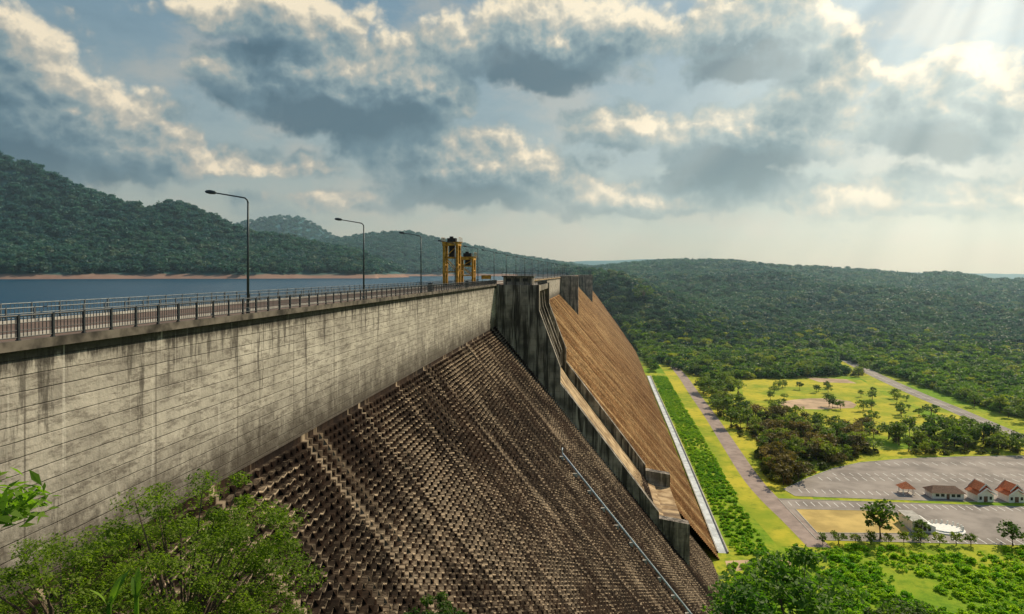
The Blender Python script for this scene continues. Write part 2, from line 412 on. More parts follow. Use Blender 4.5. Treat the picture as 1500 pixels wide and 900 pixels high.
prof=[(-25.8,-3.3),(-14,-3.3),(-14,-10.3),(-8.2,-25.8),(-8.2,-30.2),(-5.6,-33.4),(18.3,-64.4),(18.3,-66.0),(26.3,-67.2),(26.3,-84),(-25.8,-22)]
for y0,y1 in ((186.6,189.6),(231.7,234.7)):
    b=MB(); b.prism(prof,y0,y1); o=b.obj('spillway_wall',M_dark,dam)
for y0 in (200,210.5,221):
    b=MB(); b.prism([(-25.1,-5.2),(-15,-5.2),(-14.6,-10.3),(-9.2,-25),(-9.2,-30),(-12,-34),(-25.1,-20)],y0,y0+1.6)
    b.obj('gate_pier',M_dark,dam)
b=MB(); b.box(-25.6,-14.3,189.7,231.4,-5.15,-3.5); b.obj('spillway_bridge',M_dark,dam)
b=MB(); b.prism([(-25.8,-16),(-20,-17),(-15,-24),(-7.5,-35.3),(16.5,-66.6),(16.5,-68.6),(21,-70.2),(21,-71.0),(26.2,-71.4),(26.2,-84),(-25.8,-24)],189.7,231.6); b.obj('spillway_chute',M_chute,dam)
b=MB(); b.box(-25.7,-25.2,189.7,231.4,-16,-5.2); b.obj('spillway_gate',M_blk,dam)
for y0,xr in ((480,-13.5),(800,-9)):
    bx=bend(y0)
    zf=-14.7-(xr+26)/SF
    b=MB(); b.prism([(-25.7+bx,-2.2),(xr+bx,-2.2),(xr+bx,zf-1),(-25.7+bx,-24)],y0,y0+9); b.obj('buttress',M_dark,dam)
ch=empty('control_house',(-20,189.5,-3.3)); tag(ch,label='low dark concrete control house with railing on the dam pier',cat='building')
def lbox(name,mat,par,*bs):
    b=MB()
    for q in bs: b.box(*q)
    return b.obj(name,mat,par)
lbox('wall',M_dark,ch,(-4,4,-2,6,0.003,2.2))
lbox('roof',M_cope,ch,(-4.4,4.4,-2.4,6.4,2.2,2.5))
for i in range(3): lbox('window',M_blk,ch,(-3.2+i*2.3,-1.8+i*2.3,-2.03,-1.99,.9,1.8))
lbox('door',M_blk,ch,(4.0,4.03,0,1,.05,1.95))
rb=MB()
for i in range(9): rb.tube([(-4.3+i*1.075,-2.3,2.5),(-4.3+i*1.075,-2.3,3.4)],.04,5)
rb.tube([(-4.3,-2.3,3.4),(4.3,-2.3,3.4)],.045,5); rb.tube([(-4.3,-2.3,2.95),(4.3,-2.3,2.95)],.035,5)
rb.obj('roof_railing',M_rail,ch)
def railing(lbl,xr,y0,y1,sp,z0,h,mat,rails,pw,balus=0):
    e=empty('guard_railing',(xr+bend(y0),y0,z0)); tag(e,label=lbl,cat='railing')
    ys=np.arange(y0,y1,sp)
    b=MB()
    L=[y for y in np.arange(y0,y1,40)]+[y1]
    for hz,r in rails:
        b.tube([(xr+bend(y)-xr-bend(y0),y-y0,hz) for y in L],r,6)
    b.obj('rail',mat,e)
    if balus:
        b=MB()
        for y in np.arange(y0,y1,balus): b.box(-.014,.014,y-y0-.014,y-y0+.014,.12,h-.06)
        b.obj('baluster_infill',mat,e)["kind"]='stuff'
    pb=MB(); pb.box(-pw,pw,-pw,pw,0,h+.04); pb.box(-pw*1.5,pw*1.5,-pw*1.5,pw*1.5,-.02,.04)
    pm=pb.mesh('post',mat)
    for y in ys[:99]:
        p=bpy.data.objects.new('post',pm); p.location=(bend(y)-bend(y0),y-y0,0); link(p,e)
railing('dark steel railing along the dam crest edge',-25.6,12,186,2.0,-3.05,1.12,M_rail,[(1.12,.045),(.78,.02),(.45,.02),(.14,.03)],.055,.22)
railing('dark steel railing on the distant stretch of dam crest',-25.6,236,800,6,-3.0,1.1,M_rail,[(1.1,.06),(.6,.04)],.07)
railing('grey steel railing beside the reservoir',-38.3,8,233,2.5,-3.2,1.15,M_galv,[(1.15,.04),(.8,.02),(.45,.02),(.15,.02)],.045,.35)
railing('grey steel railing between walkway and road',-36.33,8,205,2.2,-3.0,.75,M_galv,[(.75,.04),(.4,.03)],.045)
railing('dark steel railing on the spillway bridge',-14.6,190,231,1.5,-3.5,1.1,M_rail,[(1.1,.05),(.6,.03)],.05)
def lamp_meshes():
    b=MB(); b.tube([(0,0,0),(0,0,.5)],.15,10); b.box(-.24,.24,-.24,.24,0,.05); b.tube([(0,0,.45),(0,0,5),(0,0,8.6)],[.105,.09,.07],10)
    p=b.mesh('post',M_lamp,True)
    b=MB(); b.tube([(0,0,8.6),(-.06,0,8.8),(-.25,0,8.97),(-.6,0,9.04),(-2.7,0,9.4)],[.07,.065,.06,.055,.05],8)
    a=b.mesh('arm',M_lamp,True)
    b=MB(); b.tube([(-2.6,0,9.39),(-2.75,0,9.42),(-3.1,0,9.47),(-3.4,0,9.5),(-3.5,0,9.51)],[.07,.14,.17,.12,.05],10)
    h=b.mesh('lamp_head',M_lamp,True)
    return p,a,h
lp=lamp_meshes()
for i in range(22):
    y=49.9+i*27.0
    e=empty('street_lamp',(-26.2+bend(y),y,-3.2)); tag(e,label='tall grey street lamp with curved arm on dam crest',cat='street lamp',group='street lamps along the dam crest')
    for nm,me in zip(('post','arm','lamp_head'),lp): link(bpy.data.objects.new(nm,me),e)
def gantry(x,y,w,dp,h,lbl):
    e=empty('gantry_crane',(x,y,-3.2)); tag(e,label=lbl,cat='crane')
    hw,hd=w/2,dp/2; q_=.26
    for sx in (-1,1):
        for sy in (-1,1):
            b=MB(); b.box(sx*hw-q_,sx*hw+q_,sy*hd-q_,sy*hd+q_,.5,h-1.4); b.obj('leg',M_yel,e)
            b=MB(); b.tube([(sx*hw,sy*hd-.35,.27),(sx*hw,sy*hd+.35,.27)],.26,10); b.obj('wheel',M_blk,e)
    b=MB()
    for sx in (-1,1):
        b.box(sx*hw-.3,sx*hw+.3,-hd-.6,hd+.6,h-1.4,h-.5)
        b.box(sx*hw-.18,sx*hw+.18,-hd,hd,h*.45,h*.45+.4)
        b.tube([(sx*hw,-hd,.6),(sx*hw,hd,h*.45)],.12,6)
    for sy in (-1,1):
        b.box(-hw+.31,hw-.31,sy*hd-.25,sy*hd+.25,h-1.35,h-.55); b.box(-hw+.28,hw-.28,sy*hd-.18,sy*hd+.18,h*.6,h*.6+.35)
        b.box(-hw+.28,hw-.28,sy*hd-.16,sy*hd+.16,h*.3,h*.3+.3)
        b.tube([(-hw,sy*hd,h*.6),(hw,sy*hd,h-1.4)],.11,6); b.tube([(hw,sy*hd,h*.3),(-hw,sy*hd,h*.6)],.10,6)
    b.obj('frame',M_yel,e)
    lbox('hoist',M_blk,e,(-hw*.6,hw*.7,-hd*.6,hd*.6,h-.5,h+.4),(-hw*.3,hw*.2,-hd*.3,hd*.3,h+.4,h+.8),(-hw*.35,hw*.45,-hd*.4,hd*.4,h*.62,h-1.4))
    b=MB(); z=h-.5
    for sx in (-1,1):
        b.tube([(sx*(hw+.5),-hd-.5,z+1),(sx*(hw+.5),hd+.5,z+1)],.04,5)
        for q in np.linspace(-hd-.5,hd+.5,5): b.tube([(sx*(hw+.5),q,z),(sx*(hw+.5),q,z+1)],.035,5)
        b.box(sx*(hw+.4)-.25,sx*(hw+.4)+.25,-hd-.5,hd+.5,z-.06,z)
    b.obj('platform',M_yel,e)
    b=MB()
    for sx in (-.2,.2): b.tube([(hw+sx,-hd-.35,.5),(hw+sx,-hd-.35,h-1)],.04,5)
    for q in np.arange(.7,h-1,.45): b.tube([(hw-.2,-hd-.35,q),(hw+.2,-hd-.35,q)],.03,5)
    b.obj('ladder',M_yel,e)
gantry(-32.2,157,3.1,3.0,10.9,'tall ochre gantry crane with dark hoist on the dam crest')
gantry(-32.3,178,3.3,3.0,8.0,'shorter ochre gantry crane beside the taller one')
for y in (112,146):
    e=empty('signal_cabinet',(-26.6,y,-3.2)); tag(e,label='small dark metal cabinet beside the crest railing',cat='cabinet')
    lbox('cabinet_body',M_rail,e,(-.35,.35,-.3,.3,.1,1.5)); lbox('cabinet_door',M_lamp,e,(-.3,.3,-.33,-.303,.2,1.4)); lbox('base',M_cope,e,(-.4,.4,-.35,.35,0,.1))
e=empty('warning_sign',(-27,176,-3.2)); tag(e,label='yellow warning board on posts beside dam crest road',cat='sign')
lbox('board',M_yel,e,(-1.3,1.3,-.03,.03,1.6,2.6)); lbox('post',M_rail,e,(-1.1,-1.0,-.02,.08,0,1.6)); lbox('post',M_rail,e,(1.0,1.1,-.02,.08,0,1.6))
pe=empty('pipe',(-7,144,-38)); tag(pe,label='pale blue steel pipe with brackets running down the stepped face',cat='pipe')
def fp(z,off): return (-26+.82*(-z-14.7)+off,0,z)
M_pipe=simple('pale_pipe_paint',(.50,.58,.66),.5,.2,.6)
b=MB(); pts=[fp(z,1.0) for z in np.linspace(-38,-92,12)]; b.tube([(p[0]+7,0,p[2]+38) for p in pts],.2,8); 
b.obj('pipe_run',M_pipe,pe,True)
b=MB()
for z in np.arange(-38.5,-92,-3.5):
    p=fp(z,0); b.box(p[0]+7-.6,p[0]+7+.9,-.3,.3,z+38-.9,z+38-.15)
o=b.obj('pipe_bracket_row',M_kerb,pe); o['kind']='stuff'
b=MB(); p=fp(-38,1); b.tube([(p[0]+7,-.9,.9),(p[0]+7,.9,.9)],.12,6); b.tube([(p[0]+7,0,0),(p[0]+7,0,.9)],.12,6); b.obj('pipe_head',M_pipe,pe)
# ------------------------------------------------------------ roads and park
def resample(pts,step=6):
    P=[Vector(p) for p in pts]; out=[]
    for i in range(len(P)-1):
        p0=P[max(i-1,0)];p1=P[i];p2=P[i+1];p3=P[min(i+2,len(P)-1)]
        n=max(2,int((p2-p1).length/step))
        for k in range(n):
            t=k/n
            out.append(.5*((2*p1)+(-p0+p2)*t+(2*p0-5*p1+4*p2-p3)*t*t+(-p0+3*p1-3*p2+p3)*t**3))
    out.append(P[-1]); return out
def ribbon(name,pts,w,dz,mat,lbl,off=0.0,thick=0):
    P=resample(pts); v=[];f=[]
    for i,p in enumerate(P):
        t=(P[min(i+1,len(P)-1)]-P[max(i-1,0)]); t.z=0; t.normalize(); n=Vector((t.y,-t.x,0))
        a=p+n*(off-w/2); c=p+n*(off+w/2)
        z=GZ+dz
        if thick:
            v+=[(a.x,a.y,z),(c.x,c.y,z),(c.x,c.y,z+thick),(a.x,a.y,z+thick)]
        else: v+=[(a.x,a.y,z),(c.x,c.y,z)]
    k=4 if thick else 2
    for i in range(len(P)-1):
        q=i*k; r=q+k
        if thick:
            for j in range(4): f.append((q+j,q+(j+1)%4,r+(j+1)%4,r+j))
        else: f.append((q,q+1,r+1,r))
    b=MB(); b.add(v,f); o=b.obj(name,mat); tag(o,kind='structure',label=lbl); return o
def sheet(name,pp,dz,mat,lbl):
    v=[G(*p) for p in pp]; v=[(a[0],a[1],GZ+dz) for a in v]
    me=bpy.data.meshes.new(name); me.from_pydata(v,[],[tuple(range(len(v)))]); me.materials.append(mat)
    me.update()
    if me.polygons[0].normal.z<0: me.flip_normals()
    o=link(bpy.data.objects.new(name,me)); return tag(o,kind='structure',label=lbl)
def border(pp,close=True,w=.35):
    pts=[G(*p) for p in pp]
    b=MB(); n=len(pts)
    for i in range(n if close else n-1):
        a=Vector(pts[i]); c=Vector(pts[(i+1)%n]); t=(c-a).normalized(); q=Vector((t.y,-t.x,0))*w/2
        v=[a-q,a+q,c+q,c-q]; v=[(p.x,p.y,GZ) for p in v]+[(p.x,p.y,GZ+.16) for p in v]
        b.add(v,[(0,3,2,1),(4,5,6,7),(0,1,5,4),(1,2,6,5),(2,3,7,6),(3,0,4,7)])
    o=b.obj('kerb',M_kerb); tag(o,kind='structure',label='pale concrete kerb around paving')
park=[(1148,717),(1180,702),(1220,687),(1260,678),(1330,672),(1420,669),(1500,668),(1640,668),(1660,740),(1500,737),(1330,733),(1165,727)]
strip=[(1140,731),(1500,743),(1660,748),(1680,806),(1500,799),(1215,792),(1196,790)]
plaza=[(1165,746),(1308,749),(1335,782),(1197,781)]
sheet('meadow',[(1085,550),(1180,551),(1262,557),(1290,575),(1330,600),(1380,622),(1300,640),(1180,622),(1090,590)],.02,M_mead,'dry yellow meadow with scattered trees')
sheet('meadow',[(1180,700),(1250,662),(1500,650),(1700,652),(1700,664),(1300,669),(1230,681)],.02,M_mead,'sunlit grass verge above the car park')
sheet('bare_ground',[(1140,590),(1160,586),(1185,584),(1215,584),(1245,588),(1255,593),(1250,598),(1200,600),(1165,599),(1148,596)],.05,M_sand,'bare pinkish earth patch in the meadow')
sheet('bare_ground',[(1180,553),(1240,556),(1255,562),(1200,560)],.05,M_sand,'bare earth patch')
sheet('car_park',park,.03,M_asph,'large asphalt car park with white bay lines'); border(park)
sheet('road',strip,.03,M_asph,'asphalt access road beside car park'); border(strip)
sheet('dry_lawn',plaza,.06,M_plaza,'dry tan lawn inside the roadway'); border(plaza)
def bays(pa,pb,n,L,ang=0):
    a=Vector(G(*pa)); c=Vector(G(*pb)); t=(c-a).normalized(); q=Vector((t.y,-t.x,0)); b=MB()
    for i in range(n):
        p=a+(c-a)*i/(n-1); e=p-q*L+t*ang; h=t*.13
        b.add([(p-h)[:],(p+h)[:],(e+h)[:],(e-h)[:]],[(0,1,2,3)])
    return b
B=MB()
for pa,pb,n,L in (((1175,722),(1640,736),40,5),((1205,704),(1640,708),34,5),((1225,697),(1640,699),34,4),((1290,682),(1640,682),26,5),((1160,741),(1640,753),42,5),((1350,795),(1640,801),22,5)):
    q=bays(pa,pb,n,L); B.add([(x,y,GZ+.05) for x,y,z in q.v],q.f)
o=B.obj('bay_markings',M_mark); tag(o,kind='structure',label='white painted parking bay lines')
pathp=[G(985,535),G(1000,552),G(1017,577),G(1042,612),G(1070,655),G(1100,700),G(1128,732),G(1163,765),G(1200,802)]
ribbon('path',pathp,8.0,.04,M_path,'grey paved service road beside the dam toe')
ribbon('grass_strip',pathp,15,.02,M_mead,'sunlit yellow grass beside the path',-11)
ribbon('grass_strip',pathp,10,.02,M_mead,'sunlit yellow grass beside the path',9)
roadp=[G(1240,528),G(1283,550),G(1340,576),G(1400,601),G(1460,627),G(1560,668)]
ribbon('road',roadp,11,.04,M_asph,'straight grey asphalt road through the park')
ribbon('kerb',roadp,.4,0,M_kerb,'pale kerb',-5.7,.14); ribbon('kerb',roadp,.4,0,M_kerb,'pale kerb',5.7,.14)
ribbon('road_marking',roadp,.2,.06,M_mark,'white centre line')
ribbon('meadow',roadp,14,.015,M_mead,'sunlit grass verge beside the road',12)
gut=[(44.6,238,0),(46.2,300,0),(48.6,400,0),(51.6,560,0),(53.4,640,0)]
ribbon('channel',gut,3.0,.03,M_gut,'pale concrete drainage channel floor along dam toe')
ribbon('channel_wall',gut,.4,0,M_kerb,'low concrete channel wall',-1.7,.6)
ribbon('channel_wall',gut,.4,0,M_kerb,'low concrete channel wall',1.7,.6)
sheet('path',[(1062,822),(1130,819),(1180,826),(1068,838)],.03,M_sand,'pale dirt track at the foot of the dam')
def house(loc,w,d,h,rh,rot,roofm,lbl,nwin=3,name='house'):
    e=empty(name,loc); e.rotation_euler[2]=rot; tag(e,label=lbl,cat='house')
    lbox('wall',M_white,e,(-w/2,w/2,-d/2,d/2,0,h))
    b=MB(); ov=.8
    b.add([(-w/2-ov,-d/2-ov,h),(w/2+ov,-d/2-ov,h),(w/2+ov,d/2+ov,h),(-w/2-ov,d/2+ov,h),(-w/2+d*.3,0,h+rh),(w/2-d*.3,0,h+rh)],
          [(0,1,5,4),(2,3,4,5),(1,2,5),(3,0,4),(3,2,1,0)]); b.obj('roof',roofm,e)
    for i in range(nwin):
        x=-w/2+w*(i+1)/(nwin+1)
        if i==nwin//2: lbox('door',M_brown,e,(x-.6,x+.6,-d/2-.04,-d/2+.02,.02,2.2))
        else: lbox('window',M_glass,e,(x-.7,x+.7,-d/2-.04,-d/2+.02,1,2.2))
def thai(loc,w,d,h,rh,rot,lbl,cat='pavilion'):
    e=empty('pavilion',loc); e.rotation_euler[2]=rot; tag(e,label=lbl,cat=cat)
    lbox('wall',M_white,e,(-w/2,w/2,-d/2,d/2,0,h))
    b=MB(); b2=MB()
    for s,z0,y0 in ((1.0,h,d/2+.8),(.66,h+rh*.38,d/2+.2)):
        hw=w/2*s+.7; hh=rh*.62
        for sg in (-1,1):
            b.add([(sg*hw,-y0,z0),(sg*hw,y0,z0),(0,y0,z0+hh),(0,-y0,z0+hh),(sg*hw,-y0,z0+.2),(sg*hw,y0,z0+.2),(0,y0,z0+hh+.25),(0,-y0,z0+hh+.25)],
                  [(0,1,2,3),(4,5,6,7),(0,1,5,4),(0,3,7,4),(1,2,6,5)])
            for yy in (-y0-.12,y0+.02):
                b2.add([(sg*hw,yy,z0-.1),(sg*hw,yy,z0+.4),(0,yy,z0+hh+.6),(0,yy,z0+hh-.1),(sg*hw,yy+.1,z0-.1),(sg*hw,yy+.1,z0+.4),(0,yy+.1,z0+hh+.6),(0,yy+.1,z0+hh-.1)],
                  [(0,1,2,3),(4,5,6,7),(1,2,6,5),(0,3,7,4),(0,1,5,4)])
    b2.add([(-w/2*.9,-d/2-.05,h),(w/2*.9,-d/2-.05,h),(0,-d/2-.05,h+rh*.6)],[(0,1,2)])
    b.obj('roof',M_orange,e); b2.obj('gable_trim',M_white,e)
    lbox('door',M_brown,e,(-.8,.8,-d/2-.06,-d/2-.01,.02,2.4))
    for x in (-w*.32,w*.32): lbox('window',M_glass,e,(x-.5,x+.5,-d/2-.06,-d/2-.01,1,2.3))
thai(G(1436,732),6.6,6.5,3.0,4.2,.12,'white pavilion with two-tier orange gabled roof')
thai(G(1481,733),6.6,6.5,3.0,4.2,.12,'white pavilion with two-tier orange gabled roof')
house(G(1383,728),12.5,6.5,2.6,2.2,.0,M_brown,'low white house with hipped brown roof beside car park',5)
e=empty('kiosk',G(1327,723)); tag(e,label='small open kiosk with pyramid orange roof',cat='kiosk')
for sx in (-1,1):
    for sy in (-1,1): lbox('column',M_white,e,(sx*2-.15,sx*2+.15,sy*2-.15,sy*2+.15,0,2.7))
b=MB(); b.add([(-3,-3,2.7),(3,-3,2.7),(3,3,2.7),(-3,3,2.7),(0,0,5.2)],[(0,1,4),(1,2,4),(2,3,4),(3,0,4),(3,2,1,0)]); b.obj('roof',M_orange,e)
lbox('floor',M_kerb,e,(-2.6,2.6,-2.6,2.6,.0,.25))
e=empty('memorial_building',G(1368,776)); tag(e,label='white memorial building with curved terrace and steps',cat='monument')
b=MB(); b.prism([(-9,0),(-1,0),(-1,2.2),(-4,3.4),(-9,3.8)],-3.5,8); b.obj('wall',M_white,e)
lbox('roof',M_kerb,e,(-9.3,-3.9,-3.8,8.3,3.81,4.05))
b=MB()
for i,(r,h) in enumerate(((6.5,.45),(5.0,.9))):
    ring=[(4+r*math.cos(a),0+r*.85*math.sin(a)) for a in np.linspace(0,2*math.pi,33)[:-1]]; n=len(ring)
    b.add([(x,y,0) for x,y in ring]+[(x,y,h) for x,y in ring],[(k,(k+1)%n,n+(k+1)%n,n+k) for k in range(n)]+[tuple(range(n,2*n))])
b.obj('terrace',M_white,e)
b=MB()
for a in np.linspace(-.3,math.pi+.3,12):
    b.box(4+5.6*math.cos(a)-.25,4+5.6*math.cos(a)+.25,4.8*math.sin(a)-.2,4.8*math.sin(a)+.2,.45,2.1)
b.obj('parapet_wall',M_white,e)
for i in range(4): lbox('window',M_glass,e,(-8.4+i*1.6,-7.4+i*1.6,-3.55,-3.5,.6,2.2))
lbox('door',M_glass,e,(-1.02+.02,-.95,0,1.4,.02,1.9))
house(G(1112,541),30,12,3.5,2,.1,M_white,'long low building with pale roof among trees',7)
house(G(1345,556),10,8,3.2,2.5,.3,M_orange,'small house with red roof beside road',3)
house(W(1258,900,-92),14,9,4,3,.1,M_orange,'house with red roof among distant trees',3)
house(W(1190,980,-92),16,9,4,3,.4,M_white,'pale roofed house among distant trees',3)
# ------------------------------------------------------------ vegetation
def leafquads(c,size,asp,rg,up=.5):
    N=len(c)
    n=rg.normal(size=(N,3)); n[:,2]=np.abs(n[:,2])+up; n/=np.linalg.norm(n,axis=1)[:,None]
    t=rg.normal(size=(N,3)); t-= (t*n).sum(1)[:,None]*n; t/=np.linalg.norm(t,axis=1)[:,None]
    b=np.cross(n,t); s=(size*rg.uniform(.6,1.3,N))[:,None]
    v=np.stack([c-t*s,c+b*s*asp+n*s*.15,c+t*s-n*s*.1,c-b*s*asp+n*s*.15],1)
    return v.reshape(-1,3), np.arange(4*N).reshape(N,4)
def crown_pts(rg,nc,nl,rx,rz,cr,zc,flat=.6,lowcut=-.35):
    C=[]
    u=rg.normal(size=(nc,3)); u/=np.linalg.norm(u,axis=1)[:,None]
    k=rg.uniform(.25,1,nc)**.5
    u*=k[:,None]; u[:,2]=np.where(u[:,2]<lowcut,-u[:,2],u[:,2])
    cc=u*np.array([rx,rx,rz])+np.array([0,0,zc])
    for i in range(nc):
        q=rg.normal(size=(nl,3)); q/=np.linalg.norm(q,axis=1)[:,None]
        q*=(rg.uniform(.15,1,nl)**.6)[:,None]*cr*rg.uniform(.6,1.4)
        q[:,2]*=flat
        C.append(cc[i]+q)
    return np.concatenate(C),cc
def crownmesh(name,mat,seed,nc,nl,rx,rz,cr,zc,ls,asp=.6,flat=.7):
    rg=np.random.default_rng(seed); c,_=crown_pts(rg,nc,nl,rx,rz,cr,zc,flat); v,f=leafquads(c,ls,asp,rg); return npmesh(name,v,f,mat)
cols={}
for key,mt,nm in (('a',M_far,'hill_crown'),('b',M_farb,'ridge_crown'),('c',M_bush,'bush_crown'),('d',M_val,'valley_crown'),('e',M_scrub,'scrub_crown')):
    cl=bpy.data.collections.new('crown_shapes_'+key); cols[key]=cl
    for k in range(4):
        cl.objects.link(bpy.data.objects.new(nm,crownmesh(nm,mt,50+k,13,14,.72,.42+.10*k,.42,.35,.20,.7)))
def scatter(name,pts,scale,coll,lbl):
    me=bpy.data.meshes.new(name); me.vertices.add(len(pts)); me.vertices.foreach_set('co',np.asarray(pts,dtype=np.float32).ravel())
    a=me.attributes.new('sc','FLOAT','POINT'); a.data.foreach_set('value',np.asarray(scale,dtype=np.float32))
    o=link(bpy.data.objects.new(name,me)); tag(o,label=lbl,kind='stuff',cat='vegetation')
    ng=bpy.data.node_groups.new(name+'_scatter','GeometryNodeTree')
    ng.interface.new_socket('Geometry',in_out='INPUT',socket_type='NodeSocketGeometry'); ng.interface.new_socket('Geometry',in_out='OUTPUT',socket_type='NodeSocketGeometry')
    N=ng.nodes; L=ng.links
    gi=N.new('NodeGroupInput'); go=N.new('NodeGroupOutput'); ip=N.new('GeometryNodeInstanceOnPoints'); ci=N.new('GeometryNodeCollectionInfo')
    ci.inputs['Collection'].default_value=coll; ci.inputs['Separate Children'].default_value=True; ci.inputs['Reset Children'].default_value=True
    L.new(gi.outputs[0],ip.inputs['Points']); L.new(ci.outputs[0],ip.inputs['Instance']); ip.inputs['Pick Instance'].default_value=True
    ri=N.new('FunctionNodeRandomValue'); ri.data_type='INT'; ri.inputs[4].default_value=0; ri.inputs[5].default_value=3; L.new(ri.outputs[2],ip.inputs['Instance Index'])
    rr=N.new('FunctionNodeRandomValue'); rr.data_type='FLOAT_VECTOR'; rr.inputs[0].default_value=(-.15,-.15,0); rr.inputs[1].default_value=(.15,.15,6.28)
    L.new(rr.outputs[0],ip.inputs['Rotation'])
    na_=N.new('GeometryNodeInputNamedAttribute'); na_.data_type='FLOAT'; na_.inputs[0].default_value='sc'; L.new(na_.outputs[0],ip.inputs['Scale'])
    L.new(ip.outputs[0],go.inputs[0])
    md=o.modifiers.new('scatter','NODES'); md.node_group=ng
    return o
def inpoly(px,py,poly):
    r=np.zeros(px.shape,bool); n=len(poly); j=n-1
    for i in range(n):
        xi,yi=poly[i]; xj,yj=poly[j]
        c=((yi>py)!=(yj>py))&(px<(xj-xi)*(py-yi)/((yj-yi)+1e-12)+xi); r^=c; j=i
    return r
sp_=.0075
dl=np.arange(math.log(560),math.log(4200),sp_); aa=np.arange(math.radians(-51),math.radians(36),sp_)
DL,AA=np.meshgrid(dl,aa); DL=DL+rng.uniform(-.5,.5,DL.shape)*sp_; AA=AA+rng.uniform(-.5,.5,AA.shape)*sp_
D=np.exp(DL).ravel(); AA=AA.ravel(); x=D*np.sin(AA); y=D*np.cos(AA); z=terrain(x,y)
arel=AA+TH; dcam=D*np.cos(arel); pxx=750+1000*np.tan(arel); pyy=400+1000*95/np.maximum(dcam,1)
dl_=np.where(y>233,.02*(y-233),0)
wx=np.interp(y,[1183,1900,2600],[-19.6,R[5]['P'][1][0],R[5]['P'][0][0]])
lake=(x<np.where(y<1183,-38+dl_,wx))&(z<rng.uniform(-4,2,len(z)))
damz=-(38.05-dl_+x)/.82; ondam=(x>-40+dl_)&(x<46+dl_)&(y<1190)&(z<damz+4)
meadow=inpoly(pxx,pyy,[(960,530),(1000,545),(1050,560),(1300,548),(1700,690),(1700,900),(950,900)])&(z<-94)
road=inpoly(pxx,pyy,[(1225,524),(1290,545),(1700,700),(1700,760),(1280,565),(1225,540)])&(z<-94)
nearroad=(pyy>556)&(z<-94)&(pxx<1290)
keep=~lake&~ondam&~meadow&~road&~nearroad&~((z<-94)&(x<60))
gapn=fbm(x/90,y/90,3,21); keep&=~((z<-90)&(gapn<.27)&(D<1400))
x,y,z,D=x[keep],y[keep],z[keep],D[keep]
r=D*sp_*rng.uniform(.5,1.25,len(D)); r=np.where(D<1000,np.maximum(r,3.4),r); r=np.minimum(r,15)
left=(x<np.interp(y,[0,1200,2600],[0,0,200]))
near_=(~left)&(D+rng.uniform(-150,150,len(D))<950)&(z<-70)
zo=z+np.minimum(r*.3,3)
PP=np.stack([x,y,zo],-1)
scatter('forest',PP[left],r[left],cols['a'],'dense green forest covering the hills beyond the reservoir')
scatter('forest',PP[~left&~near_],r[~left&~near_],cols['b'],'dense mixed forest on the far valley and ridge')
scatter('forest',PP[near_],r[near_],cols['d'],'bright mixed woodland on the valley floor')
print('forest',len(x))
def ribpts(n,pl,wlo,whi):
    P=resample(pl,3); out=[]
    for i in range(n):
        k=random.random()**.8*(len(P)-2); p=P[int(k)]; t=(P[int(k)+1]-p).normalized(); q=Vector((t.y,-t.x,0))
        out.append(p+q*random.uniform(wlo,whi))
    return out
bs=[];sc=[]
for p in ribpts(2600,gut,3.2,15.5): bs.append((p.x,p.y,GZ+.05)); sc.append(random.uniform(.6,1.15))
for i in range(3200):
    px=random.uniform(1060,1560); py=(random.uniform(803,935) if px>1190 else random.uniform(828,935))
    g=G(px,py)
    f_=fbm(np.array([g[0]/14]),np.array([g[1]/14]),3,5)[0]
    if f_<.44+random.uniform(-.06,.06): continue
    tz=float(terrain(np.array([g[0]]),np.array([g[1]]))[0])
    if g[0]>44: bs.append((g[0],g[1],tz+.05)); sc.append(random.uniform(.35,1.2)+(.9 if random.random()<.12 else 0))
scatter('undergrowth',bs,sc,cols['c'],'bright green bushes and undergrowth')
bs=[];sc=[]
def fillpoly(poly,n,lo,hi):
    xs=[p[0] for p in poly]; ys=[p[1] for p in poly]; k=0
    while k<n:
        px=random.uniform(min(xs),max(xs)); py=random.uniform(min(ys),max(ys))
        if inpoly(np.array([px]),np.array([py]),poly)[0]:
            g=G(px,py); bs.append((g[0],g[1],GZ+.1)); sc.append(random.uniform(lo,hi)); k+=1
grove=[(1092,612),(1150,605),(1240,640),(1290,662),(1240,676),(1150,712),(1120,700)]
fillpoly(grove,380,1.2,3.2)
fillpoly([(1015,560),(1075,560),(1100,610),(1085,655),(1055,615)],90,1.0,3.0)
fillpoly([(1290,640),(1400,632),(1500,655),(1500,666),(1340,668)],110,1.0,2.8)
fillpoly([(1010,530),(1075,535),(1270,545),(1262,551),(1080,551),(1020,551)],160,2.0,4.2)
scatter('undergrowth',bs,sc,cols['e'],'olive and russet scrub between the park trees')
def trunkmesh(seed,h=1.0):
    rg=random.Random(seed); b=MB()
    b.tube([(0,0,-.03),(rg.uniform(-.03,.03),rg.uniform(-.03,.03),h*.35),(rg.uniform(-.05,.05),rg.uniform(-.05,.05),h*.75)],[.035,.025,.012],7)
    for i in range(5):
        a=rg.uniform(0,6.28); z0=h*rg.uniform(.25,.45); L=rg.uniform(.2,.33)
        b.tube([(0,0,z0),(math.cos(a)*L*.5,math.sin(a)*L*.5,z0+L*.5),(math.cos(a)*L,math.sin(a)*L,z0+L*.8)],[.018,.012,.006],5)
    return b.mesh('trunk',M_bark)
tr=[trunkmesh(i) for i in range(4)]
cr={}
for nm,mt in (('g',M_tree),('y',M_treeY),('r',M_treeR)):
    cr[nm]=[crownmesh('crown',mt,200+k,18,30,.34+.06*(k%3),.36+.05*(k%2),.17,.50,.052,.6) for k in range(6)]
lab={'g':'leafy green tree with rounded crown in the park','y':'yellow-green tree with loose crown in the park','r':'russet-brown tree with dry foliage'}
placed=[]
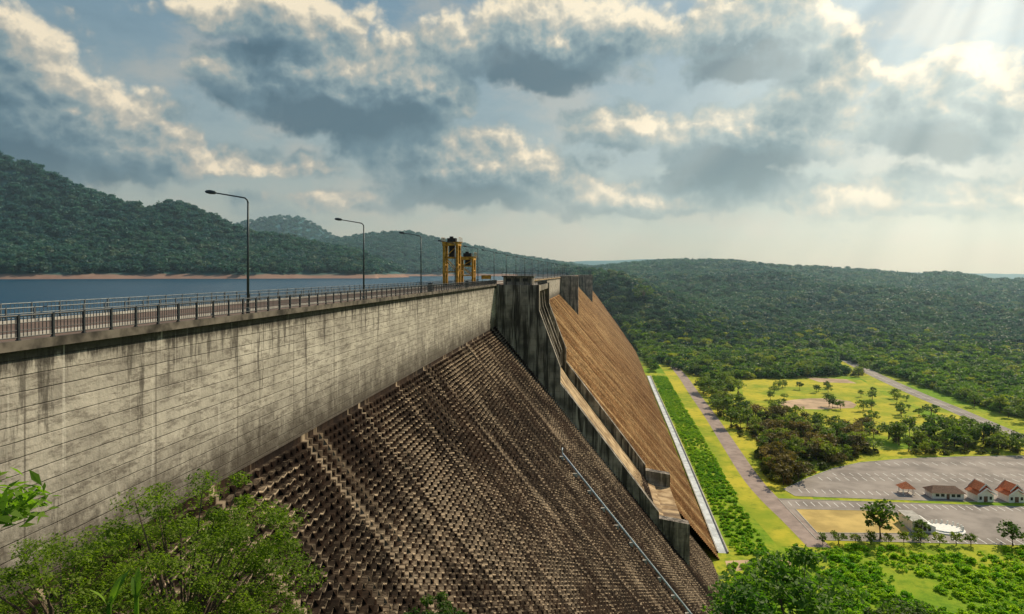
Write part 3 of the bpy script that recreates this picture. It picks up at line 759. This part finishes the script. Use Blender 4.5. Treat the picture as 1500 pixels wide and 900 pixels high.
def tree(px,py,h,kind,xyz=None,lbl=None):
    g=xyz or G(px,py)
    e=empty('tree',g); s=h; e.scale=(s*random.uniform(.85,1.3),s*random.uniform(.85,1.3),s); e.rotation_euler[2]=random.uniform(0,6.28)
    tag(e,label=lbl or lab[kind],cat='tree',group='park trees')
    link(bpy.data.objects.new('trunk',random.choice(tr)),e); link(bpy.data.objects.new('crown',random.choice(cr[kind])),e)
def region(poly,n,hlo,hhi,kinds,mind=4):
    xs=[p[0] for p in poly]; ys=[p[1] for p in poly]; c=0; tries=0
    while c<n and tries<n*40:
        tries+=1
        px=random.uniform(min(xs),max(xs)); py=random.uniform(min(ys),max(ys))
        if not inpoly(np.array([px]),np.array([py]),poly)[0]: continue
        g=G(px,py)
        if fbm(np.array([g[0]/22]),np.array([g[1]/22]),2,31)[0]<.42 and random.random()<.8: continue
        if any((g[0]-a)**2+(g[1]-b_)**2<mind**2 for a,b_ in placed): continue
        placed.append((g[0],g[1])); tree(px,py,random.uniform(hlo,hhi),random.choice(kinds)); c+=1
region(grove,85,6,13,'rrrgryyy',4.0)
region([(1015,560),(1075,560),(1100,610),(1085,655),(1055,615)],30,7,14,'ggy',5)
region([(1085,560),(1300,570),(1370,612),(1290,625),(1100,592)],34,4,10,'ggyg',4)
region([(1290,640),(1400,632),(1500,655),(1500,666),(1340,668)],34,7,14,'ggy',4)
region([(1010,530),(1075,535),(1270,545),(1260,553),(1080,553),(1020,553)],40,9,14,'gggy',6)
region([(1380,575),(1560,610),(1560,645),(1470,615)],26,8,13,'gy',6)
region([(1180,622),(1300,632),(1290,645),(1200,640)],14,5,9,'rg',4)
for px,py,h,k in ((1290,790,15,'g'),(1484,800,9,'g'),(1350,783,6,'y'),(1345,792,5,'y'),(1240,660,10,'g')): tree(px,py,h,k)
for px in range(1205,1440,24): tree(px+random.uniform(-4,4),797+(px-1205)*.012,random.uniform(4,5.5),'y',lbl='slender young roadside tree')
a=W(943,1020); zt=float(terrain(np.array([a[0]]),np.array([a[1]]))[0]); tree(0,0,34,'g',xyz=(a[0],a[1],zt),lbl='tall dark tree standing above the forested spur')
# ---------- foreground trees
def fgtree(name,base,top,rx,rz,mat,nc,nl,cr_,ls,asp,seed,lbl,flat=.6,cat='tree',lw=1.0):
    rg=np.random.default_rng(seed); e=empty(name,base); tag(e,label=lbl,cat=cat)
    bx=Vector(base); tp=Vector(top)-bx
    c,cc=crown_pts(rg,nc,nl,rx,rz,cr_,0,flat,-.9); c=c+np.array(tp); cc=cc+np.array(tp)
    v,f=leafquads(c,ls,asp,rg,.8); link(bpy.data.objects.new('crown',npmesh('crown',v,f,mat)),e)
    b=MB(); fork=tp-Vector((0,0,rz*.7))
    b.tube([(0,0,-.5),tuple(fork*.5+Vector((.1,.05,0))),tuple(fork)],[.16*lw,.13*lw,.10*lw],9)
    for i in range(0,nc,2):
        q=Vector(cc[i]); mid=fork.lerp(q,.5)+Vector((0,0,.15)); b.tube([tuple(fork),tuple(mid),tuple(q)],[.04*lw,.022*lw,.008*lw],5)
    b.obj('trunk',M_bark,e)
def hz(x,y): return float(terrain(np.array([x]),np.array([y]))[0])
def at(px,py,d): return W(px,d,(400-py)/1000*d)
def fg(name,px,py,d,**k):
    t=at(px,py,d); bx,by=t[0]+.3,t[1]+.4; z0=hz(bx,by); fgtree(name,(bx,by,min(z0,t[2]-1.0)),t,lbl=k.pop('lbl'),**k)
fg('tree',268,868,14,rx=2.5,rz=2.35,mat=M_fg,nc=190,nl=210,cr_=.36,ls=.043,asp=.42,seed=23,lbl='feathery green tree on the slope below the dam wall',flat=.6)
fg('tree',90,885,12,rx=1.5,rz=1.25,mat=M_fg,nc=80,nl=200,cr_=.34,ls=.038,asp=.42,seed=5,lbl='small feathery green tree on the slope',flat=.6)
fg('shrub',-90,755,7,rx=.90,rz=.6,mat=M_fg2,nc=46,nl=16,cr_=.26,ls=.10,asp=.34,seed=8,lbl='shrub with broad drooping leaves',cat='shrub',lw=.3)
fg('tree',1165,930,22,rx=2.6,rz=2.5,mat=M_fg2,nc=90,nl=90,cr_=.6,ls=.115,asp=.45,seed=9,lbl='broad-leaved dark green tree on the slope')
fg('tree',1080,935,20,rx=1.2,rz=1.3,mat=M_fg2,nc=26,nl=90,cr_=.5,ls=.11,asp=.45,seed=12,lbl='small broad-leaved tree on the slope')
fg('tree',1320,955,21,rx=1.5,rz=1.4,mat=M_fg,nc=40,nl=220,cr_=.5,ls=.07,asp=.45,seed=15,lbl='light green tree on the slope')
fg('shrub',640,920,15,rx=.8,rz=.6,mat=M_fg,nc=24,nl=120,cr_=.25,ls=.05,asp=.4,seed=14,lbl='small light green shrub top',cat='shrub',lw=.4)
def bigleaf(px,py,d,n,L,seed,lbl):
    t=at(px,py,d); e=empty('leafy_plant',t); tag(e,label=lbl,cat='plant'); rg=random.Random(seed)
    for i in range(n):
        a=rg.uniform(0,6.28); sp=rg.uniform(.1,.35); b=MB(); v=[];f=[]; l=L*rg.uniform(.7,1.1)
        for k in range(7):
            s=k/6; cx=math.cos(a)*sp*l*s*(1+s); cy=math.sin(a)*sp*l*s*(1+s); cz=l*s*(1-.25*s); w=.08*L*math.sin(math.pi*min(1,s*.93+.05))
            v+=[(cx-math.sin(a)*w,cy+math.cos(a)*w,cz+w*.3),(cx,cy,cz),(cx+math.sin(a)*w,cy-math.cos(a)*w,cz+w*.3)]
        for k in range(6): f+=[(k*3,k*3+1,k*3+4,k*3+3),(k*3+1,k*3+2,k*3+5,k*3+4)]
        b.add(v,f); b.obj('leaf',M_fg2,e,True)
    b=MB(); b.tube([(0,0,-5),(0,0,.1)],[.06,.03],7); b.obj('stem',M_fg2,e)
bigleaf(160,895,9,4,.6,3,'upright plant with long pale green leaves')
bigleaf(200,885,9,4,.6,7,'upright plant with long pale green leaves')
# ------------------------------------------------------------ thin air haze over the valley
hm=bpy.data.materials.new('valley_haze'); hm.use_nodes=True; nt=hm.node_tree
for n in list(nt.nodes):
    if n.type!='OUTPUT_MATERIAL': nt.nodes.remove(n)
vs=nt.nodes.new('ShaderNodeVolumeScatter'); vs.inputs['Color'].default_value=(.58,.84,1,1); vs.inputs['Density'].default_value=1.0e-4; vs.inputs['Anisotropy'].default_value=.5
nt.links.new(vs.outputs[0],[n for n in nt.nodes if n.type=='OUTPUT_MATERIAL'][0].inputs['Volume'])
b=MB(); b.box(-4500,4500,255,7000,-200,420); o=b.obj('haze',hm); tag(o,kind='structure',label='thin hazy air hanging over the valley and reservoir')
# ------------------------------------------------------------ world sky
def ud(px,py):
    a=math.atan((px-750)/1000); return math.degrees(a)-math.degrees(TH), math.degrees(math.atan((400-py)/1000*math.cos(a)))
w=bpy.data.worlds.new('World'); scn.world=w; w.use_nodes=True
t=NT(w.node_tree); bg=t.n['Background']
SE,SR=math.radians(38),math.radians(42)
sky=t.new('ShaderNodeTexSky',sky_type='NISHITA'); sky.sun_disc=False; sky.sun_elevation=SE; sky.sun_rotation=SR
tc=t.new('ShaderNodeTexCoord'); sp=t.new('ShaderNodeSeparateXYZ'); t.l.new(tc.outputs['Generated'],sp.inputs[0])
u=t.m('MULTIPLY',t.m('ARCTAN2',sp.outputs[0],sp.outputs[1]),57.2958); v=t.m('MULTIPLY',t.m('ARCSINE',sp.outputs[2]),57.2958)
P0=t.xyz(u,v,0.0)
CL=[(70,180,200,100,1.0),(20,90,130,70,.8),(210,220,100,50,.8),
 (350,110,100,60,.8),(480,125,180,78,1.15),(600,130,130,75,1.15),(400,25,150,45,.85),
 (820,60,200,78,1.35),(1090,50,140,80,1.1),
 (1110,200,190,62,1.25),(1200,130,80,60,.8),(915,185,80,42,.95),
 (1400,160,140,80,1.1),
 (700,255,170,52,1.0),(640,210,120,40,.6),(960,285,210,32,1.0),(1330,290,240,32,.85),
 (370,240,110,28,.75),(480,290,130,20,.5),(-150,150,170,120,1),(1750,150,220,130,1)]
def vadd(P,du,dv):
    n=t.new('ShaderNodeVectorMath',operation='ADD'); t.l.new(P,n.inputs[0]); n.inputs[1].default_value=(du,dv,0); return n.outputs[0]
def field(P):
    acc=None
    for px,py,hw,hh,amp in CL:
        cu,cv=ud(px,py); su=abs(ud(px+hw,py)[0]-cu); sv=abs(ud(px,py-hh)[1]-cv)
        n=t.new('ShaderNodeVectorMath',operation='MULTIPLY_ADD'); t.l.new(P,n.inputs[0]); n.inputs[1].default_value=(1/su,1/sv,0); n.inputs[2].default_value=(-cu/su,-cv/sv,0)
        l=t.new('ShaderNodeVectorMath',operation='LENGTH'); t.l.new(n.outputs[0],l.inputs[0])
        val=t.m('MULTIPLY_ADD',l.outputs['Value'],-amp,amp)
        acc=val if acc is None else t.m('SMOOTH_MAX',acc,val,.2)
    return acc
wnz=t.new('ShaderNodeTexNoise'); wnz.noise_dimensions='2D'; t.put(wnz.inputs['Vector'],P0); wnz.inputs['Scale'].default_value=.13; wnz.inputs['Detail'].default_value=5; wnz.inputs['Roughness'].default_value=.6
wv=t.new('ShaderNodeVectorMath',operation='MULTIPLY_ADD'); t.l.new(wnz.outputs['Color'],wv.inputs[0]); wv.inputs[1].default_value=(8,5,0); wv.inputs[2].default_value=(-4,-2.5,0)
def vsum(a,b_,k=1.0):
    n=t.new('ShaderNodeVectorMath',operation='MULTIPLY_ADD'); t.l.new(b_,n.inputs[0]); n.inputs[1].default_value=(k,k,0); t.l.new(a,n.inputs[2]); return n.outputs[0]
P1=vsum(P0,wv.outputs[0],.7); P2=vsum(P0,wv.outputs[0],.20)
E0=field(P1); E1=field(vadd(P1,1.2,2.4))
def det(P):
    s=t.scl(P,(1,1.15,0))
    n=t.noise(s,.085,8,.55,0,'2D')
    vo=t.new('ShaderNodeTexVoronoi'); vo.voronoi_dimensions='2D'; vo.feature='F1'; t.put(vo.inputs['Vector'],s); vo.inputs['Scale'].default_value=.36; vo.inputs['Detail'].default_value=4; vo.inputs['Roughness'].default_value=.5; vo.inputs['Lacunarity'].default_value=2.1
    vo.normalize=True
    return t.m('SUBTRACT',t.m('MULTIPLY',t.m('SUBTRACT',n,.5),2.3),t.m('MULTIPLY',t.m('SUBTRACT',vo.outputs['Distance'],.3),1.9))
D0=det(P2); D1=det(vadd(P2,.42,.58))
E0c=t.m('MAXIMUM',E0,-.6)
dens=t.m('ADD',t.m('MULTIPLY',E0c,.95),t.m('MULTIPLY',D0,.50))
alpha=t.ss(dens,-.20,.16)
Lb=t.m('MULTIPLY',t.m('SUBTRACT',E0,E1),.72); Ls=t.m('MULTIPLY',t.m('SUBTRACT',D0,D1),.72)
Ls=t.m('MULTIPLY',Ls,t.ss(t.m('ADD',Lb,.5),.15,.75,.42,1.0))
core=t.ss(dens,-.15,1.0)
L=t.m('ADD',t.m('ADD',Lb,Ls),t.m('SUBTRACT',.56,t.m('MULTIPLY',core,.52)))
ramp=t.new('ShaderNodeValToRGB'); t.l.new(L,ramp.inputs[0]); e=ramp.color_ramp.elements
e[0].position=0; e[0].color=(.055,.120,.175,1); e[1].position=1; e[1].color=(.92,.81,.60,1)
for p,c in ((.25,(.105,.190,.25,1)),(.5,(.23,.315,.345,1)),(.74,(.46,.455,.40,1))):
    q=ramp.color_ramp.elements.new(p); q.color=c
gr_=t.new('ShaderNodeValToRGB'); t.l.new(t.m('DIVIDE',v,40.0),gr_.inputs[0]); e=gr_.color_ramp.elements
e[0].position=0; e[0].color=(.46,.50,.40,1); e[1].position=1; e[1].color=(.11,.22,.36,1)
for p,c in ((.10,(.37,.44,.40,1)),(.28,(.28,.38,.40,1)),(.5,(.18,.30,.38,1))):
    q=gr_.color_ramp.elements.new(p); q.color=c
thin=t.noise(t.scl(P2,(1,2.0,0)),.09,6,.62,0,'2D')
skc=t.mix(t.ss(thin,.44,.68,0,.7),gr_.outputs[0],(.46,.46,.40))
skc=t.mix(t.ss(thin,.28,.46,.5,0),skc,(.15,.25,.31))
nis=t.new('ShaderNodeVectorMath',operation='SCALE'); t.l.new(sky.outputs[0],nis.inputs[0]); nis.inputs[3].default_value=.08
base=t.mix(.2,skc,nis.outputs[0])
lowfade=t.ss(v,1.5,9.0,.40,.95)
colr=t.mix(t.m('MULTIPLY',alpha,lowfade),base,ramp.outputs[0])
gu,gv=ud(1430,0)
gd=t.new('ShaderNodeVectorMath',operation='DISTANCE'); t.l.new(P0,gd.inputs[0]); gd.inputs[1].default_value=(gu,gv,0)
glow=t.m('EXPONENT',t.m('MULTIPLY',t.m('POWER',gd.outputs['Value'],1.5),-.017))
ru,rv=ud(1560,-330)
du=t.m('SUBTRACT',u,ru); dv=t.m('SUBTRACT',v,rv)
ang=t.m('ARCTAN2',du,t.m('MULTIPLY',dv,-1.0)); ray=t.ss(t.noise(t.xyz(t.m('MULTIPLY',ang,3.0),0.0,0.0),1.6,2,.5,0,'2D'),.36,.64)
rays=t.m('MULTIPLY',t.m('MULTIPLY',ray,t.m('EXPONENT',t.m('MULTIPLY',gd.outputs['Value'],-.040))),.24)
tot=t.m('ADD',t.m('MULTIPLY',glow,.27),rays)
add=t.new('ShaderNodeVectorMath',operation='SCALE'); add.inputs[0].default_value=(1,.97,.80); t.l.new(tot,add.inputs[3])
fin=t.new('ShaderNodeVectorMath',operation='ADD'); t.l.new(colr,fin.inputs[0]); t.l.new(add.outputs[0],fin.inputs[1])
t.l.new(fin.outputs[0],bg.inputs[0]); bg.inputs[1].default_value=1.0
sd=Vector((math.sin(SR)*math.cos(SE),math.cos(SR)*math.cos(SE),math.sin(SE)))
sl=bpy.data.lights.new('sun','SUN'); sl.energy=5; sl.angle=math.radians(.5); sl.color=(1,.87,.64)
so=link(bpy.data.objects.new('sun',sl)); so.rotation_euler=sd.to_track_quat('Z','Y').to_euler(); so.location=(0,0,100)
cd=bpy.data.cameras.new('camera'); cd.lens=24; cd.sensor_width=36; cd.clip_end=30000; cd.clip_start=.1; cd.shift_y=-50/1500
co=link(bpy.data.objects.new('camera',cd)); co.location=(0,0,0); co.rotation_euler=(math.radians(90),0,TH)
scn.camera=co
